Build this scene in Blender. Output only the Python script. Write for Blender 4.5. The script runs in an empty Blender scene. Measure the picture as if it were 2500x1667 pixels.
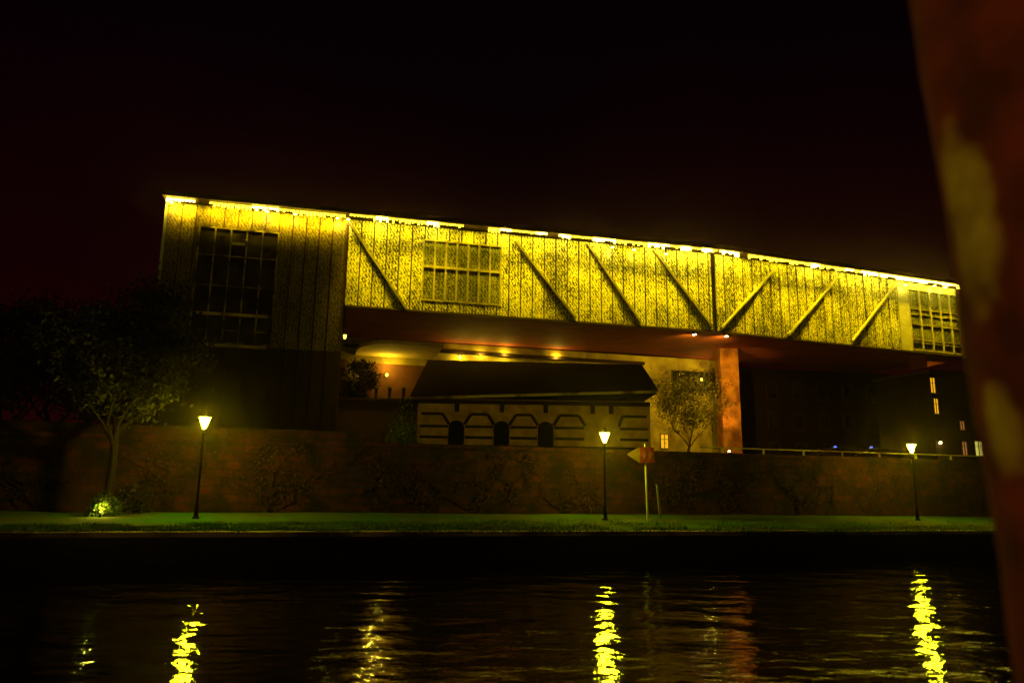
import bpy, bmesh, math, random
from mathutils import Vector, Matrix, noise
random.seed(7)
R = math.radians
sc = bpy.context.scene
COL = sc.collection

# ------------------------------------------------------------------ camera
EYE = Vector((0, 0, 2.9)); F = 1805.0; PITCH = R(11.2); ROLL = R(0.86)
cam_d = bpy.data.cameras.new('camera'); cam = bpy.data.objects.new('camera', cam_d); COL.objects.link(cam)
cam_d.sensor_width = 36; cam_d.lens = 26.0; cam_d.clip_end = 4000; cam_d.clip_start = 0.1
cam.matrix_world = Matrix.Translation(EYE) @ Matrix.Rotation(R(90) + PITCH, 4, 'X') @ Matrix.Rotation(ROLL, 4, 'Z')
cam_d.dof.use_dof = True; cam_d.dof.focus_distance = 60; cam_d.dof.aperture_fstop = 0.75
sc.camera = cam

def ray(px, py):
    x = (px - 1250) / F; y = -(py - 833.5) / F
    c, s = math.cos(ROLL), math.sin(ROLL)
    xr = x * c - y * s; yr = x * s + y * c
    return Vector((xr, math.cos(PITCH) - yr * math.sin(PITCH), math.sin(PITCH) + yr * math.cos(PITCH)))
def at(px, py, Y):
    d = ray(px, py); return EYE + d * (Y / d.y)
def atz(px, py, z):
    d = ray(px, py); return EYE + d * ((z - EYE.z) / d.z)

# ------------------------------------------------------------------ world: night sky, faint red town glow towards the horizon
w = bpy.data.worlds.new('World'); sc.world = w; w.use_nodes = True
nt = w.node_tree; nt.nodes.clear()
out = nt.nodes.new('ShaderNodeOutputWorld'); bg = nt.nodes.new('ShaderNodeBackground')
tc = nt.nodes.new('ShaderNodeTexCoord'); sp = nt.nodes.new('ShaderNodeSeparateXYZ')
cr = nt.nodes.new('ShaderNodeValToRGB'); nz = nt.nodes.new('ShaderNodeTexNoise'); mx = nt.nodes.new('ShaderNodeMath')
nz.inputs['Scale'].default_value = 3.5; nz.inputs['Detail'].default_value = 5
mx.operation = 'MULTIPLY_ADD'; mx.inputs[1].default_value = 0.22
nt.links.new(tc.outputs['Generated'], sp.inputs[0]); nt.links.new(tc.outputs['Generated'], nz.inputs['Vector'])
nt.links.new(nz.outputs[0], mx.inputs[0]); nt.links.new(sp.outputs['Z'], mx.inputs[2])
nt.links.new(mx.outputs[0], cr.inputs[0]); nt.links.new(cr.outputs[0], bg.inputs[0]); nt.links.new(bg.outputs[0], out.inputs[0])
e = cr.color_ramp.elements
e[0].position = 0.12; e[0].color = (0.0105, 0.0004, 0.0008, 1)
e[1].position = 0.62; e[1].color = (0.0014, 0.00005, 0.0007, 1)
m_ = e.new(0.38); m_.color = (0.0058, 0.0001, 0.0006, 1)
bg.inputs[1].default_value = 1.0

sc.view_settings.view_transform = 'Standard'; sc.view_settings.look = 'None'
sc.view_settings.exposure = 0; sc.view_settings.gamma = 1
cy = sc.cycles
cy.use_denoising = True; cy.use_light_tree = True; cy.max_bounces = 5; cy.diffuse_bounces = 2; cy.glossy_bounces = 3
cy.transmission_bounces = 3; cy.transparent_max_bounces = 6; cy.sample_clamp_indirect = 4; cy.volume_bounces = 0
cy.caustics_reflective = False; cy.caustics_refractive = False

# ------------------------------------------------------------------ materials
def mat(name, col, rough=0.8, col2=None, scale=3.0, bump=0.0, bscale=None, metal=0.0, stretch=None, lo=0.35, hi=0.65, detail=6, spec=0.3):
    m = bpy.data.materials.new(name); m.use_nodes = True; n = m.node_tree; b = n.nodes['Principled BSDF']
    b.inputs['Base Color'].default_value = (*col, 1); b.inputs['Roughness'].default_value = rough
    b.inputs['Metallic'].default_value = metal; b.inputs['Specular IOR Level'].default_value = spec
    t = n.nodes.new('ShaderNodeTexCoord'); mp = n.nodes.new('ShaderNodeMapping'); n.links.new(t.outputs['Object'], mp.inputs[0])
    if stretch: mp.inputs['Scale'].default_value = stretch
    if col2:
        x = n.nodes.new('ShaderNodeTexNoise'); x.inputs['Scale'].default_value = scale; x.inputs['Detail'].default_value = detail
        n.links.new(mp.outputs[0], x.inputs['Vector'])
        r = n.nodes.new('ShaderNodeValToRGB'); r.color_ramp.elements[0].position = lo; r.color_ramp.elements[1].position = hi
        r.color_ramp.elements[0].color = (*col, 1); r.color_ramp.elements[1].color = (*col2, 1)
        n.links.new(x.outputs[0], r.inputs[0]); n.links.new(r.outputs[0], b.inputs['Base Color'])
    if bump:
        y = n.nodes.new('ShaderNodeTexNoise'); y.inputs['Scale'].default_value = bscale or scale * 3; y.inputs['Detail'].default_value = 6
        n.links.new(mp.outputs[0], y.inputs['Vector'])
        bp = n.nodes.new('ShaderNodeBump'); bp.inputs['Strength'].default_value = bump; bp.inputs['Distance'].default_value = 0.1
        n.links.new(y.outputs[0], bp.inputs['Height']); n.links.new(bp.outputs[0], b.inputs['Normal'])
    return m
def emit(name, col, s):
    m = bpy.data.materials.new(name); m.use_nodes = True; b = m.node_tree.nodes['Principled BSDF']
    b.inputs['Base Color'].default_value = (0.05, 0.05, 0.05, 1)
    b.inputs['Emission Color'].default_value = (*col, 1); b.inputs['Emission Strength'].default_value = s
    return m

LEDC = (1.0, 0.70, 0.004)
M = {}
def mesh_metal(lo_c=(0.015, 0.012, 0.003, 1), hi_c=(0.95, 0.90, 0.35, 1)):
    # expanded-metal sheet: irregular fine strands over dark holes, weathered in larger patches
    m = bpy.data.materials.new('expanded_metal'); m.use_nodes = True; n = m.node_tree; b = n.nodes['Principled BSDF']
    t = n.nodes.new('ShaderNodeTexCoord'); mp = n.nodes.new('ShaderNodeMapping'); n.links.new(t.outputs['Object'], mp.inputs[0])
    mp.inputs['Scale'].default_value = (1, 1, 0.75)
    a = n.nodes.new('ShaderNodeTexNoise'); a.inputs['Scale'].default_value = 5.6; a.inputs['Detail'].default_value = 3; a.inputs['Roughness'].default_value = 0.9
    g = n.nodes.new('ShaderNodeTexNoise'); g.inputs['Scale'].default_value = 0.5; g.inputs['Detail'].default_value = 6
    wv = n.nodes.new('ShaderNodeTexWave'); wv.wave_type = 'BANDS'; wv.bands_direction = 'DIAGONAL'; wv.inputs['Scale'].default_value = 1.9
    wv.inputs['Distortion'].default_value = 4; wv.inputs['Detail'].default_value = 3
    for q in (a, g, wv): n.links.new(mp.outputs[0], q.inputs['Vector'])
    def mth(op, x, y):
        k = n.nodes.new('ShaderNodeMath'); k.operation = op
        for i, v in enumerate((x, y)):
            if isinstance(v, (int, float)): k.inputs[i].default_value = v
            else: n.links.new(v, k.inputs[i])
        return k.outputs[0]
    s = mth('ADD', mth('MULTIPLY', a.outputs[0], 1.0), mth('MULTIPLY', wv.outputs['Fac'], 0.10))
    s = mth('ADD', s, mth('MULTIPLY', mth('SUBTRACT', g.outputs[0], 0.5), 0.35))
    sx_ = n.nodes.new('ShaderNodeSeparateXYZ'); n.links.new(t.outputs['Object'], sx_.inputs[0])
    s = mth('ADD', s, mth('MULTIPLY', mth('SINE', mth('MULTIPLY', sx_.outputs['X'], 23.5), 0), 0.03))
    r = n.nodes.new('ShaderNodeValToRGB'); el = r.color_ramp.elements
    el[0].position = 0.455; el[0].color = lo_c; el[1].position = 0.64; el[1].color = hi_c
    n.links.new(s, r.inputs[0]); n.links.new(r.outputs[0], b.inputs['Base Color'])
    b.inputs['Roughness'].default_value = 0.6
    bp = n.nodes.new('ShaderNodeBump'); bp.inputs['Strength'].default_value = 0.5; bp.inputs['Distance'].default_value = 0.05
    n.links.new(s, bp.inputs['Height']); n.links.new(bp.outputs[0], b.inputs['Normal'])
    return m
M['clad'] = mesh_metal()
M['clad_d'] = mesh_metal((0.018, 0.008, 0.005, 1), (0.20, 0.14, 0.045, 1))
M['body'] = mat('dark_render', (0.05, 0.018, 0.015), 0.9, (0.035, 0.015, 0.012), 0.6)
M['soffit'] = mat('painted_soffit', (0.34, 0.06, 0.035), 0.8, (0.22, 0.045, 0.03), 0.5, 0.2)
M['roof'] = mat('roof_metal', (0.16, 0.08, 0.05), 0.6, (0.08, 0.045, 0.03), 1.0)
M['strut'] = mat('strut_steel', (0.30, 0.26, 0.14), 0.6, (0.20, 0.17, 0.09), 2)
M['mull'] = mat('mullion_metal', (0.55, 0.5, 0.35), 0.5, (0.35, 0.3, 0.2), 3)
M['mull_d'] = mat('mottled_mullion', (0.03, 0.02, 0.012), 0.7, (0.40, 0.32, 0.16), 0.9, lo=0.42, hi=0.62)  # dark mullion metal with paler mottling
M['panel'] = mat('smooth_panel', (0.62, 0.58, 0.42), 0.5, (0.5, 0.47, 0.33), 1)
M['glass'] = mat('murky_glass', (0.012, 0.010, 0.007), 0.12, (0.05, 0.04, 0.015), 0.8, 0.08, 1.5, spec=0.5)
M['veil'] = mesh_metal((0.008, 0.008, 0.003, 1), (0.30, 0.30, 0.10, 1))
M['led'] = emit('led_lens', (1.0, 0.74, 0.02), 7)
M['led_hot'] = emit('led_lens_hot', (1.0, 0.84, 0.06), 40)
M['led_end'] = emit('led_tube', (1.0, 0.84, 0.05), 30)
M['timber'] = mat('dark_timber', (0.015, 0.006, 0.004), 0.9, (0.035, 0.012, 0.008), 3)
M['infill'] = mat('tan_plaster', (0.76, 0.42, 0.15), 0.95, (0.46, 0.23, 0.075), 1.1, 0.3, 5)
M['tiles'] = mat('black_roof_tiles', (0.003, 0.002, 0.002), 1.0, (0.006, 0.003, 0.003), 3, 0.4, 8, spec=0)
M['void'] = mat('unlit_opening', (0.006, 0.004, 0.004), 0.9)
M['plaster'] = mat('olive_plaster', (0.55, 0.42, 0.05), 0.95, (0.24, 0.16, 0.03), 0.55, 0.3, 4)
M['canopy'] = mat('canopy_plaster', (0.85, 0.62, 0.14), 0.9, (0.7, 0.48, 0.1), 0.6)
M['brown'] = mat('brown_render', (0.20, 0.07, 0.02), 0.9, (0.12, 0.04, 0.012), 0.8)
M['brickcol'] = mat('orange_brick', (0.42, 0.15, 0.02), 0.9, (0.14, 0.04, 0.008), 0.9, 0.5, 5)
M['dark'] = mat('dark_unlit_wall', (0.02, 0.010, 0.009), 0.95, (0.035, 0.014, 0.012), 0.7)
M['frame'] = mat('dark_frame', (0.05, 0.03, 0.02), 0.7, (0.09, 0.05, 0.03), 3)
M['iron'] = mat('cast_iron', (0.006, 0.004, 0.003), 0.8, (0.012, 0.007, 0.005), 8, spec=0.1)
M['lampglass'] = emit('lamp_glass', (0.97, 0.93, 0.014), 380)
M['sconce'] = emit('sconce_glass', (1.0, 0.84, 0.05), 8)
M['sconce_w'] = emit('spot_lens', (1.0, 0.72, 0.22), 40)
M['sconce_o'] = emit('sconce_orange', (1.0, 0.50, 0.02), 8)
M['win_o'] = emit('lit_window_orange', (1.0, 0.48, 0.01), 0.95)
M['win_y'] = emit('lit_window_pale', (0.85, 0.75, 0.12), 0.75)
M['win_d'] = emit('lit_window_dim', (0.8, 0.30, 0.06), 0.35)
M['blue'] = emit('bluish_marker', (0.10, 0.16, 1.0), 1.6)
M['grass'] = mat('grass_blade', (0.05, 0.17, 0.004), 0.9, (0.11, 0.17, 0.005), 0.35)
M['turf'] = mat('turf', (0.045, 0.15, 0.004), 1.0, (0.11, 0.10, 0.006), 0.3, 0.6, 12)
M['leaf'] = mat('leaf_olive', (0.010, 0.009, 0.002), 0.8, (0.10, 0.085, 0.008), 0.55, lo=0.42, hi=0.62)
M['leafo'] = mat('leaf_lit_olive', (0.10, 0.09, 0.015), 0.8, (0.26, 0.20, 0.03), 1.0)  # paler leaf copy, lamplight on the tree put into its colour
M['leafd'] = mat('leaf_dark', (0.02, 0.028, 0.008), 0.85, (0.06, 0.04, 0.012), 0.8)
M['leafg'] = mat('leaf_green', (0.03, 0.13, 0.012), 0.7, (0.12, 0.15, 0.015), 2)
M['ivy'] = mat('dry_creeper', (0.04, 0.010, 0.006), 0.9, (0.09, 0.035, 0.01), 1.2)
M['bark'] = mat('bark_dark', (0.018, 0.010, 0.007), 0.95, (0.035, 0.018, 0.010), 4, 0.6, 12)
M['paleb'] = mat('pale_branch', (0.30, 0.22, 0.09), 0.95, (0.20, 0.13, 0.05), 4)
M['coping'] = mat('coping_stone', (0.72, 0.55, 0.38), 0.85, (0.16, 0.08, 0.05), 0.45, 0.3, 8, lo=0.45, hi=0.6)
M['quay'] = mat('quay_stone', (0.02, 0.013, 0.011), 0.9, (0.045, 0.018, 0.014), 0.5, 0.6, 4)
M['street'] = mat('asphalt', (0.04, 0.03, 0.028), 0.9, (0.06, 0.04, 0.035), 0.6, 0.2)
M['post'] = mat('pale_post', (0.62, 0.55, 0.40), 0.6, (0.45, 0.38, 0.26), 5)
M['signy'] = mat('sign_ochre', (0.18, 0.11, 0.035), 0.6, (0.11, 0.065, 0.02), 4)
M['signr'] = mat('sign_red', (0.20, 0.022, 0.008), 0.6, (0.10, 0.012, 0.006), 5)
M['signp'] = mat('sign_mark', (0.30, 0.09, 0.045), 0.6, (0.20, 0.05, 0.03), 6)
M['paint'] = mat('car_paint', (0.04, 0.02, 0.035), 0.25, (0.05, 0.025, 0.04), 2, spec=0.6)
M['tyre'] = mat('tyre_rubber', (0.02, 0.02, 0.02), 0.9)
M['rim'] = mat('wheel_rim', (0.3, 0.3, 0.3), 0.4, metal=0.8)

def stone_wall_mat():
    m = bpy.data.materials.new('embankment_stone'); m.use_nodes = True; n = m.node_tree; b = n.nodes['Principled BSDF']
    t = n.nodes.new('ShaderNodeTexCoord'); s = n.nodes.new('ShaderNodeSeparateXYZ'); c = n.nodes.new('ShaderNodeCombineXYZ')
    n.links.new(t.outputs['Object'], s.inputs[0]); n.links.new(s.outputs['X'], c.inputs['X']); n.links.new(s.outputs['Z'], c.inputs['Y'])
    w1 = n.nodes.new('ShaderNodeTexNoise'); w1.inputs['Scale'].default_value = 1.3; n.links.new(c.outputs[0], w1.inputs['Vector'])
    ad = n.nodes.new('ShaderNodeVectorMath'); ad.operation = 'MULTIPLY_ADD'; ad.inputs[1].default_value = (0.3, 0.3, 0)
    n.links.new(w1.outputs['Color'], ad.inputs[0]); n.links.new(c.outputs[0], ad.inputs[2])
    br = n.nodes.new('ShaderNodeTexBrick'); br.inputs['Scale'].default_value = 1.0; br.inputs['Brick Width'].default_value = 0.85
    br.inputs['Row Height'].default_value = 0.42; br.inputs['Mortar Size'].default_value = 0.035; br.inputs['Bias'].default_value = -0.1
    br.inputs['Color1'].default_value = (0.085, 0.012, 0.006, 1); br.inputs['Color2'].default_value = (0.040, 0.006, 0.004, 1); br.inputs['Mortar'].default_value = (0.03, 0.012, 0.01, 1)
    n.links.new(ad.outputs[0], br.inputs['Vector'])
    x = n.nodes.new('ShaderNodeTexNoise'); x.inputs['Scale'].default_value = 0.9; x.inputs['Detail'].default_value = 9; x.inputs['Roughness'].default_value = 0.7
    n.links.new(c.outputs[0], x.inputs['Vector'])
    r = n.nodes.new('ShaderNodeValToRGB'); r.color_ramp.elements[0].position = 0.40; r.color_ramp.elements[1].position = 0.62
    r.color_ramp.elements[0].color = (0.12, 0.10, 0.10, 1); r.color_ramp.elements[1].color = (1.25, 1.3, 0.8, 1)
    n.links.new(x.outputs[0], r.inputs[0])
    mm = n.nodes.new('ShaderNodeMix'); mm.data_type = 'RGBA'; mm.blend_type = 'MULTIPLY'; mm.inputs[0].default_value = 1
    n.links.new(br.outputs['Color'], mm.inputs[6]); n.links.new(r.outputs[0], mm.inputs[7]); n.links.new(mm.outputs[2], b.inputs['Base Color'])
    bp = n.nodes.new('ShaderNodeBump'); bp.inputs['Strength'].default_value = 0.8; bp.inputs['Distance'].default_value = 0.12
    a2 = n.nodes.new('ShaderNodeMath'); a2.operation = 'SUBTRACT'; n.links.new(x.outputs[0], a2.inputs[0]); n.links.new(br.outputs['Fac'], a2.inputs[1])
    n.links.new(a2.outputs[0], bp.inputs['Height']); n.links.new(bp.outputs[0], b.inputs['Normal']); b.inputs['Roughness'].default_value = 0.95
    return m
M['stone'] = stone_wall_mat()

def water_mat():
    m = bpy.data.materials.new('river_water'); m.use_nodes = True; n = m.node_tree; b = n.nodes['Principled BSDF']
    b.inputs['Base Color'].default_value = (0.004, 0.0015, 0.0015, 1); b.inputs['Roughness'].default_value = 0.045; b.inputs['IOR'].default_value = 1.33
    b.inputs['Specular IOR Level'].default_value = 0.5
    t = n.nodes.new('ShaderNodeTexCoord'); mp = n.nodes.new('ShaderNodeMapping'); mp.inputs['Rotation'].default_value = (0, 0, R(-14))
    mp.inputs['Scale'].default_value = (0.55, 1.0, 1.0); n.links.new(t.outputs['Object'], mp.inputs[0])
    hs = []
    for scl, wgt, det in ((0.8, 1.5, 3), (4.5, 0.14, 3), (14, 0.06, 2)):
        x = n.nodes.new('ShaderNodeTexNoise'); x.inputs['Scale'].default_value = scl; x.inputs['Detail'].default_value = det
        n.links.new(mp.outputs[0], x.inputs['Vector'])
        k = n.nodes.new('ShaderNodeMath'); k.operation = 'MULTIPLY'; k.inputs[1].default_value = wgt; n.links.new(x.outputs[0], k.inputs[0]); hs.append(k.outputs[0])
    a = n.nodes.new('ShaderNodeMath'); a.operation = 'ADD'; n.links.new(hs[0], a.inputs[0]); n.links.new(hs[1], a.inputs[1])
    a2 = n.nodes.new('ShaderNodeMath'); a2.operation = 'ADD'; n.links.new(a.outputs[0], a2.inputs[0]); n.links.new(hs[2], a2.inputs[1])
    bp = n.nodes.new('ShaderNodeBump'); bp.inputs['Strength'].default_value = 1.0; bp.inputs['Distance'].default_value = 0.066
    n.links.new(a2.outputs[0], bp.inputs['Height']); n.links.new(bp.outputs[0], b.inputs['Normal'])
    return m
M['water'] = water_mat()

def light_patch_bark():
    # dark bark with two gold patches of lamplight painted into its colour
    m = bpy.data.materials.new('bark_painted_light'); m.use_nodes = True; n = m.node_tree; b = n.nodes['Principled BSDF']
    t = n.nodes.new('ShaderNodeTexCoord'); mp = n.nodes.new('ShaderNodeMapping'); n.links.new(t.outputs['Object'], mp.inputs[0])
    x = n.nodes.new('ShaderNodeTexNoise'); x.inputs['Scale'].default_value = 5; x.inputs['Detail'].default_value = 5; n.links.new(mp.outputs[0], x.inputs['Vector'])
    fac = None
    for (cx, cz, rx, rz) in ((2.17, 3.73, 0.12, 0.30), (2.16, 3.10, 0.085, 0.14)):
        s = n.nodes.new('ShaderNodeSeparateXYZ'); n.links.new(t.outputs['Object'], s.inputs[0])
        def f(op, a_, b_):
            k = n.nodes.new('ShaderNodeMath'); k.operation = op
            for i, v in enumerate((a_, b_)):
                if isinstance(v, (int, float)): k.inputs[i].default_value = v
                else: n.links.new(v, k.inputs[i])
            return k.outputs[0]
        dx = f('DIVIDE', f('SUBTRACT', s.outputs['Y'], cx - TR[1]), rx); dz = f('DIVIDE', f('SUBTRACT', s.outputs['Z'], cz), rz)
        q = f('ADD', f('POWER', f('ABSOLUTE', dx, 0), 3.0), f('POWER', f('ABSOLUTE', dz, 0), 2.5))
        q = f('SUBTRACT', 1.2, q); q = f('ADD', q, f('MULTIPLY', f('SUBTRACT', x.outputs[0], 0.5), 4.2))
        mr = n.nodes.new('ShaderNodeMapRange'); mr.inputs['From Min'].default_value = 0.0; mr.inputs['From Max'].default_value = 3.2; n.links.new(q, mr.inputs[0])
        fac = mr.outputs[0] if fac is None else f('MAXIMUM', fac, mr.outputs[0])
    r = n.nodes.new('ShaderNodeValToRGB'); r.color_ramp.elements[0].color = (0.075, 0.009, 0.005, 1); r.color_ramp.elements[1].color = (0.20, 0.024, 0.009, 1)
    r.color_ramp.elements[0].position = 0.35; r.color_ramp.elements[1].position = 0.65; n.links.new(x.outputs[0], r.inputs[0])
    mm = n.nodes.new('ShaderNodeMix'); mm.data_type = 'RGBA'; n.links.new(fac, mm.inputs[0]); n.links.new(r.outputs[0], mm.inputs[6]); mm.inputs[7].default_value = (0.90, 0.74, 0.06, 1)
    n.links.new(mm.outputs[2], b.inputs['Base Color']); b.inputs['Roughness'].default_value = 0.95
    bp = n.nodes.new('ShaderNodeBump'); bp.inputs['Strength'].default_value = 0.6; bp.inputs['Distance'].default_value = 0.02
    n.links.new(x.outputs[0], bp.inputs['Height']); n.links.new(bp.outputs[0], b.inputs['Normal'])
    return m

# ------------------------------------------------------------------ mesh helpers
class MB:
    def __init__(s): s.v = []; s.f = []
    def poly(s, pts):
        i = len(s.v); s.v += [tuple(p) for p in pts]; s.f.append(tuple(range(i, i + len(pts)))); return s
    def hexa(s, b, t):      # two quads: bottom and top loops
        i = len(s.v); s.v += [tuple(p) for p in list(b) + list(t)]; n = len(b)
        s.f.append(tuple(range(i + n - 1, i - 1, -1))); s.f.append(tuple(range(i + n, i + 2 * n)))
        for k in range(n): s.f.append((i + k, i + (k + 1) % n, i + n + (k + 1) % n, i + n + k))
        return s
    def box(s, x0, x1, y0, y1, z0, z1):
        return s.hexa([(x0, y0, z0), (x1, y0, z0), (x1, y1, z0), (x0, y1, z0)], [(x0, y0, z1), (x1, y0, z1), (x1, y1, z1), (x0, y1, z1)])
    def tube(s, pts, rad, n=8, cap=True):
        pts = [Vector(p) for p in pts]; rings = []
        for k, p in enumerate(pts):
            d = (pts[min(k + 1, len(pts) - 1)] - pts[max(k - 1, 0)]).normalized()
            a = d.cross(Vector((0, 0, 1)) if abs(d.z) < 0.95 else Vector((1, 0, 0))).normalized(); b_ = d.cross(a)
            r = rad[k] if isinstance(rad, (list, tuple)) else rad
            i = len(s.v); rings.append(i)
            s.v += [tuple(p + a * (r * math.cos(2 * math.pi * j / n)) + b_ * (r * math.sin(2 * math.pi * j / n))) for j in range(n)]
        for a_, b2 in zip(rings, rings[1:]):
            for j in range(n): s.f.append((a_ + j, a_ + (j + 1) % n, b2 + (j + 1) % n, b2 + j))
        if cap: s.f.append(tuple(rings[0] + j for j in range(n))); s.f.append(tuple(rings[-1] + n - 1 - j for j in range(n)))
        return s
    def lathe(s, prof, c=(0, 0, 0), n=12):
        rings = []
        for r, z in prof:
            i = len(s.v); rings.append(i)
            s.v += [(c[0] + r * math.cos(2 * math.pi * j / n), c[1] + r * math.sin(2 * math.pi * j / n), c[2] + z) for j in range(n)]
        for a_, b2 in zip(rings, rings[1:]):
            for j in range(n): s.f.append((a_ + j, a_ + (j + 1) % n, b2 + (j + 1) % n, b2 + j))
        s.f.append(tuple(rings[0] + n - 1 - j for j in range(n))); s.f.append(tuple(rings[-1] + j for j in range(n)))
        return s
    def build(s, name, m, parent=None, smooth=False, bevel=0):
        me = bpy.data.meshes.new(name); me.from_pydata(s.v, [], s.f); me.materials.append(m)
        bm = bmesh.new(); bm.from_mesh(me); bmesh.ops.recalc_face_normals(bm, faces=bm.faces); bm.to_mesh(me); bm.free()
        if smooth:
            for p in me.polygons: p.use_smooth = True
        o = bpy.data.objects.new(name, me); COL.objects.link(o)
        if parent:
            o.parent = parent
            o.matrix_parent_inverse = world_mat(parent).inverted()
        if bevel:
            b = o.modifiers.new('bevel', 'BEVEL'); b.width = bevel; b.segments = 2; b.limit_method = 'ANGLE'
        return o
def world_mat(o):
    if o is None: return Matrix.Identity(4)
    l = Matrix.Translation(o.location) @ o.rotation_euler.to_matrix().to_4x4()
    return (world_mat(o.parent) @ o.matrix_parent_inverse @ l) if o.parent else l
def tag(o, label=None, cat=None, group=None, kind=None):
    if label: o['label'] = label
    if cat: o['category'] = cat
    if group: o['group'] = group
    if kind: o['kind'] = kind
    return o
def empty(name, loc, label, cat, group=None, rz=0):
    o = bpy.data.objects.new(name, None); COL.objects.link(o); o.location = loc; o.rotation_euler.z = rz; o.empty_display_size = 0.3
    return tag(o, label, cat, group)
def copy_tree(o, parent=None):
    c = o.copy(); COL.objects.link(c)
    if parent: c.parent = parent
    for ch in list(o.children): copy_tree(ch, c)
    return c

# facade frames -------------------------------------------------------------
A = Vector((-28.6, 57.6)); B = Vector((19.35, 69.1)); C = Vector((49.4, 80.2))
class Seg:
    def __init__(s, P, Q):
        s.P = P; s.t = (Q - P).normalized(); s.n = Vector((s.t.y, -s.t.x)); s.L = (Q - P).length
    def p(s, u, n, z):
        q = s.P + s.t * u + s.n * n; return (q.x, q.y, z)
    def px(s, px_, py_):         # pixel -> (u, z) on this facade
        d = ray(px_, py_); nn = s.n; k = (nn.dot(s.P) - nn.dot(EYE.xy)) / nn.dot(d.xy)
        q = EYE + d * k; return (q.xy - s.P).dot(s.t), q.z
    def box(s, mb, u0, u1, n0, n1, z0, z1):
        return mb.hexa([s.p(u0, n1, z0), s.p(u1, n1, z0), s.p(u1, n0, z0), s.p(u0, n0, z0)], [s.p(u0, n1, z1), s.p(u1, n1, z1), s.p(u1, n0, z1), s.p(u0, n0, z1)])
S1 = Seg(A, B); S2 = Seg(B, C)
ZT = 26.0; ZB = 17.9; GZ = 5.0          # roof top, underside, street level
UT = S1.px(843, 700)[0]                 # tower / bridge joint

# ================================================================== SETTING
QA, QB = Vector((-17.35, 26.0)), Vector((24.2, 38.2))
QS = Seg(QA, QB)                        # quay edge frame (n towards the water)
WS = Seg(Vector((-14.7, 38.3)), Vector((24.0, 49.2)))   # embankment wall frame
def land(name, pts, z, m):
    mb = MB(); mb.poly([(x, y, z) for x, y in pts]); o = mb.build(name, m); return tag(o, kind='structure')
# water and river bed
mb = MB(); mb.poly([(-400, -60, 0), (400, -60, 0), (400, 200, 0), (-400, 200, 0)])
def clip_line(seg, n_): return [seg.p(-260, n_, 0)[:2], seg.p(330, n_, 0)[:2]]
q0, q1 = clip_line(QS, -0.4)
land('water', [(q0[0], -1), (q1[0] + 20, -1), (q1[0], q1[1]), (q0[0], q0[1])], 0.0, M['water'])
# near bank under the photographer
mb = MB(); mb.hexa([(-120, -60, -1), (120, -60, -1), (120, 3.2, -1), (-120, 3.2, -1)], [(-120, -60, 1.25), (120, -60, 1.25), (120, 2.6, 1.25), (-120, 2.6, 1.25)])
tag(mb.build('near_bank', M['turf']), kind='structure')
# far bank promenade: sloping turf
mb = MB(); NU, NV = 120, 14
U0, U1 = -120.0, 160.0
idx = {}
for i in range(NU + 1):
    for j in range(NV + 1):
        u = U0 + (U1 - U0) * i / NU; a = Vector(QS.p(u, -0.45, 1.13)); bq = Vector(WS.p(u + 1.0, 0.2, 1.50))
        f = j / NV; p = a.lerp(bq, f); p.z = 1.13 + 0.37 * f ** 1.2 + 0.07 * noise.noise(Vector((p.x * 0.4, p.y * 0.4, 0))) * min(1, f * 6)
        idx[i, j] = len(mb.v); mb.v.append(tuple(p))
for i in range(NU):
    for j in range(NV): mb.f.append((idx[i, j], idx[i + 1, j], idx[i + 1, j + 1], idx[i, j + 1]))
turf = tag(mb.build('grass_bank', M['turf'], smooth=True), kind='structure')
def ground_z(x, y):
    u = (Vector((x, y)) - QS.P).dot(QS.t); n = -(Vector((x, y)) - QS.P).dot(QS.n); a = 0.45
    w_ = (Vector(WS.p(u, 0, 0)).xy - Vector(QS.p(u, 0, 0)).xy).length
    f = max(0, min(1, (n - a) / max(w_ - a, 1))); return 1.13 + 0.37 * f ** 1.2
# grass blades
mb = MB()
for k in range(42000):
    px_ = random.uniform(-60, 2480); u = None
    v_ = random.random()
    base = atz(px_, 1296 - 46 * v_ ** 0.9, 1.2 + 0.5 * v_); x, y = base.x, base.y
    if noise.noise(Vector((x * 0.5, y * 0.5, 3))) < -0.33: continue
    z = ground_z(x, y) - 0.02; h = random.uniform(0.05, 0.16) * (1.0 + 0.6 * noise.noise(Vector((x, y, 0)))); an = random.uniform(0, 6.28); wd = 0.02
    i = len(mb.v); dx, dy = wd * math.cos(an), wd * math.sin(an)
    mb.v += [(x - dx, y - dy, z), (x + dx, y + dy, z), (x + random.uniform(-.06, .06), y + random.uniform(-.06, .06), z + h)]; mb.f.append((i, i + 1, i + 2))
tag(mb.build('grass', M['grass']), 'short grass growing along the lamplit quay strip', 'grass', kind='stuff')
# street level ground behind the wall, out to the horizon
w0, w1 = WS.p(-200, -0.3, 0)[:2], WS.p(260, -0.3, 0)[:2]
land('street', [w0, w1, (900, 1800), (-900, 1800)], GZ, M['street'])

# quay wall
qw = empty('quay_wall', QS.p(20, 0, 0), 'dark stone quay wall with pale coping edge along the river', 'quay wall')
mb = MB(); QS.box(mb, -120, 160, -0.45, 0.0, -1.0, 0.98); mb.build('masonry', M['quay'], qw)
mb = MB(); u = -120
while u < 160:
    l = random.uniform(1.4, 2.2); QS.box(mb, u, u + l - 0.015, -0.85, 0.05 + random.uniform(-.01, .01), 0.985, 1.16 + random.uniform(-.012, .012)); u += l
mb.build('coping', M['coping'], qw)

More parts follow.
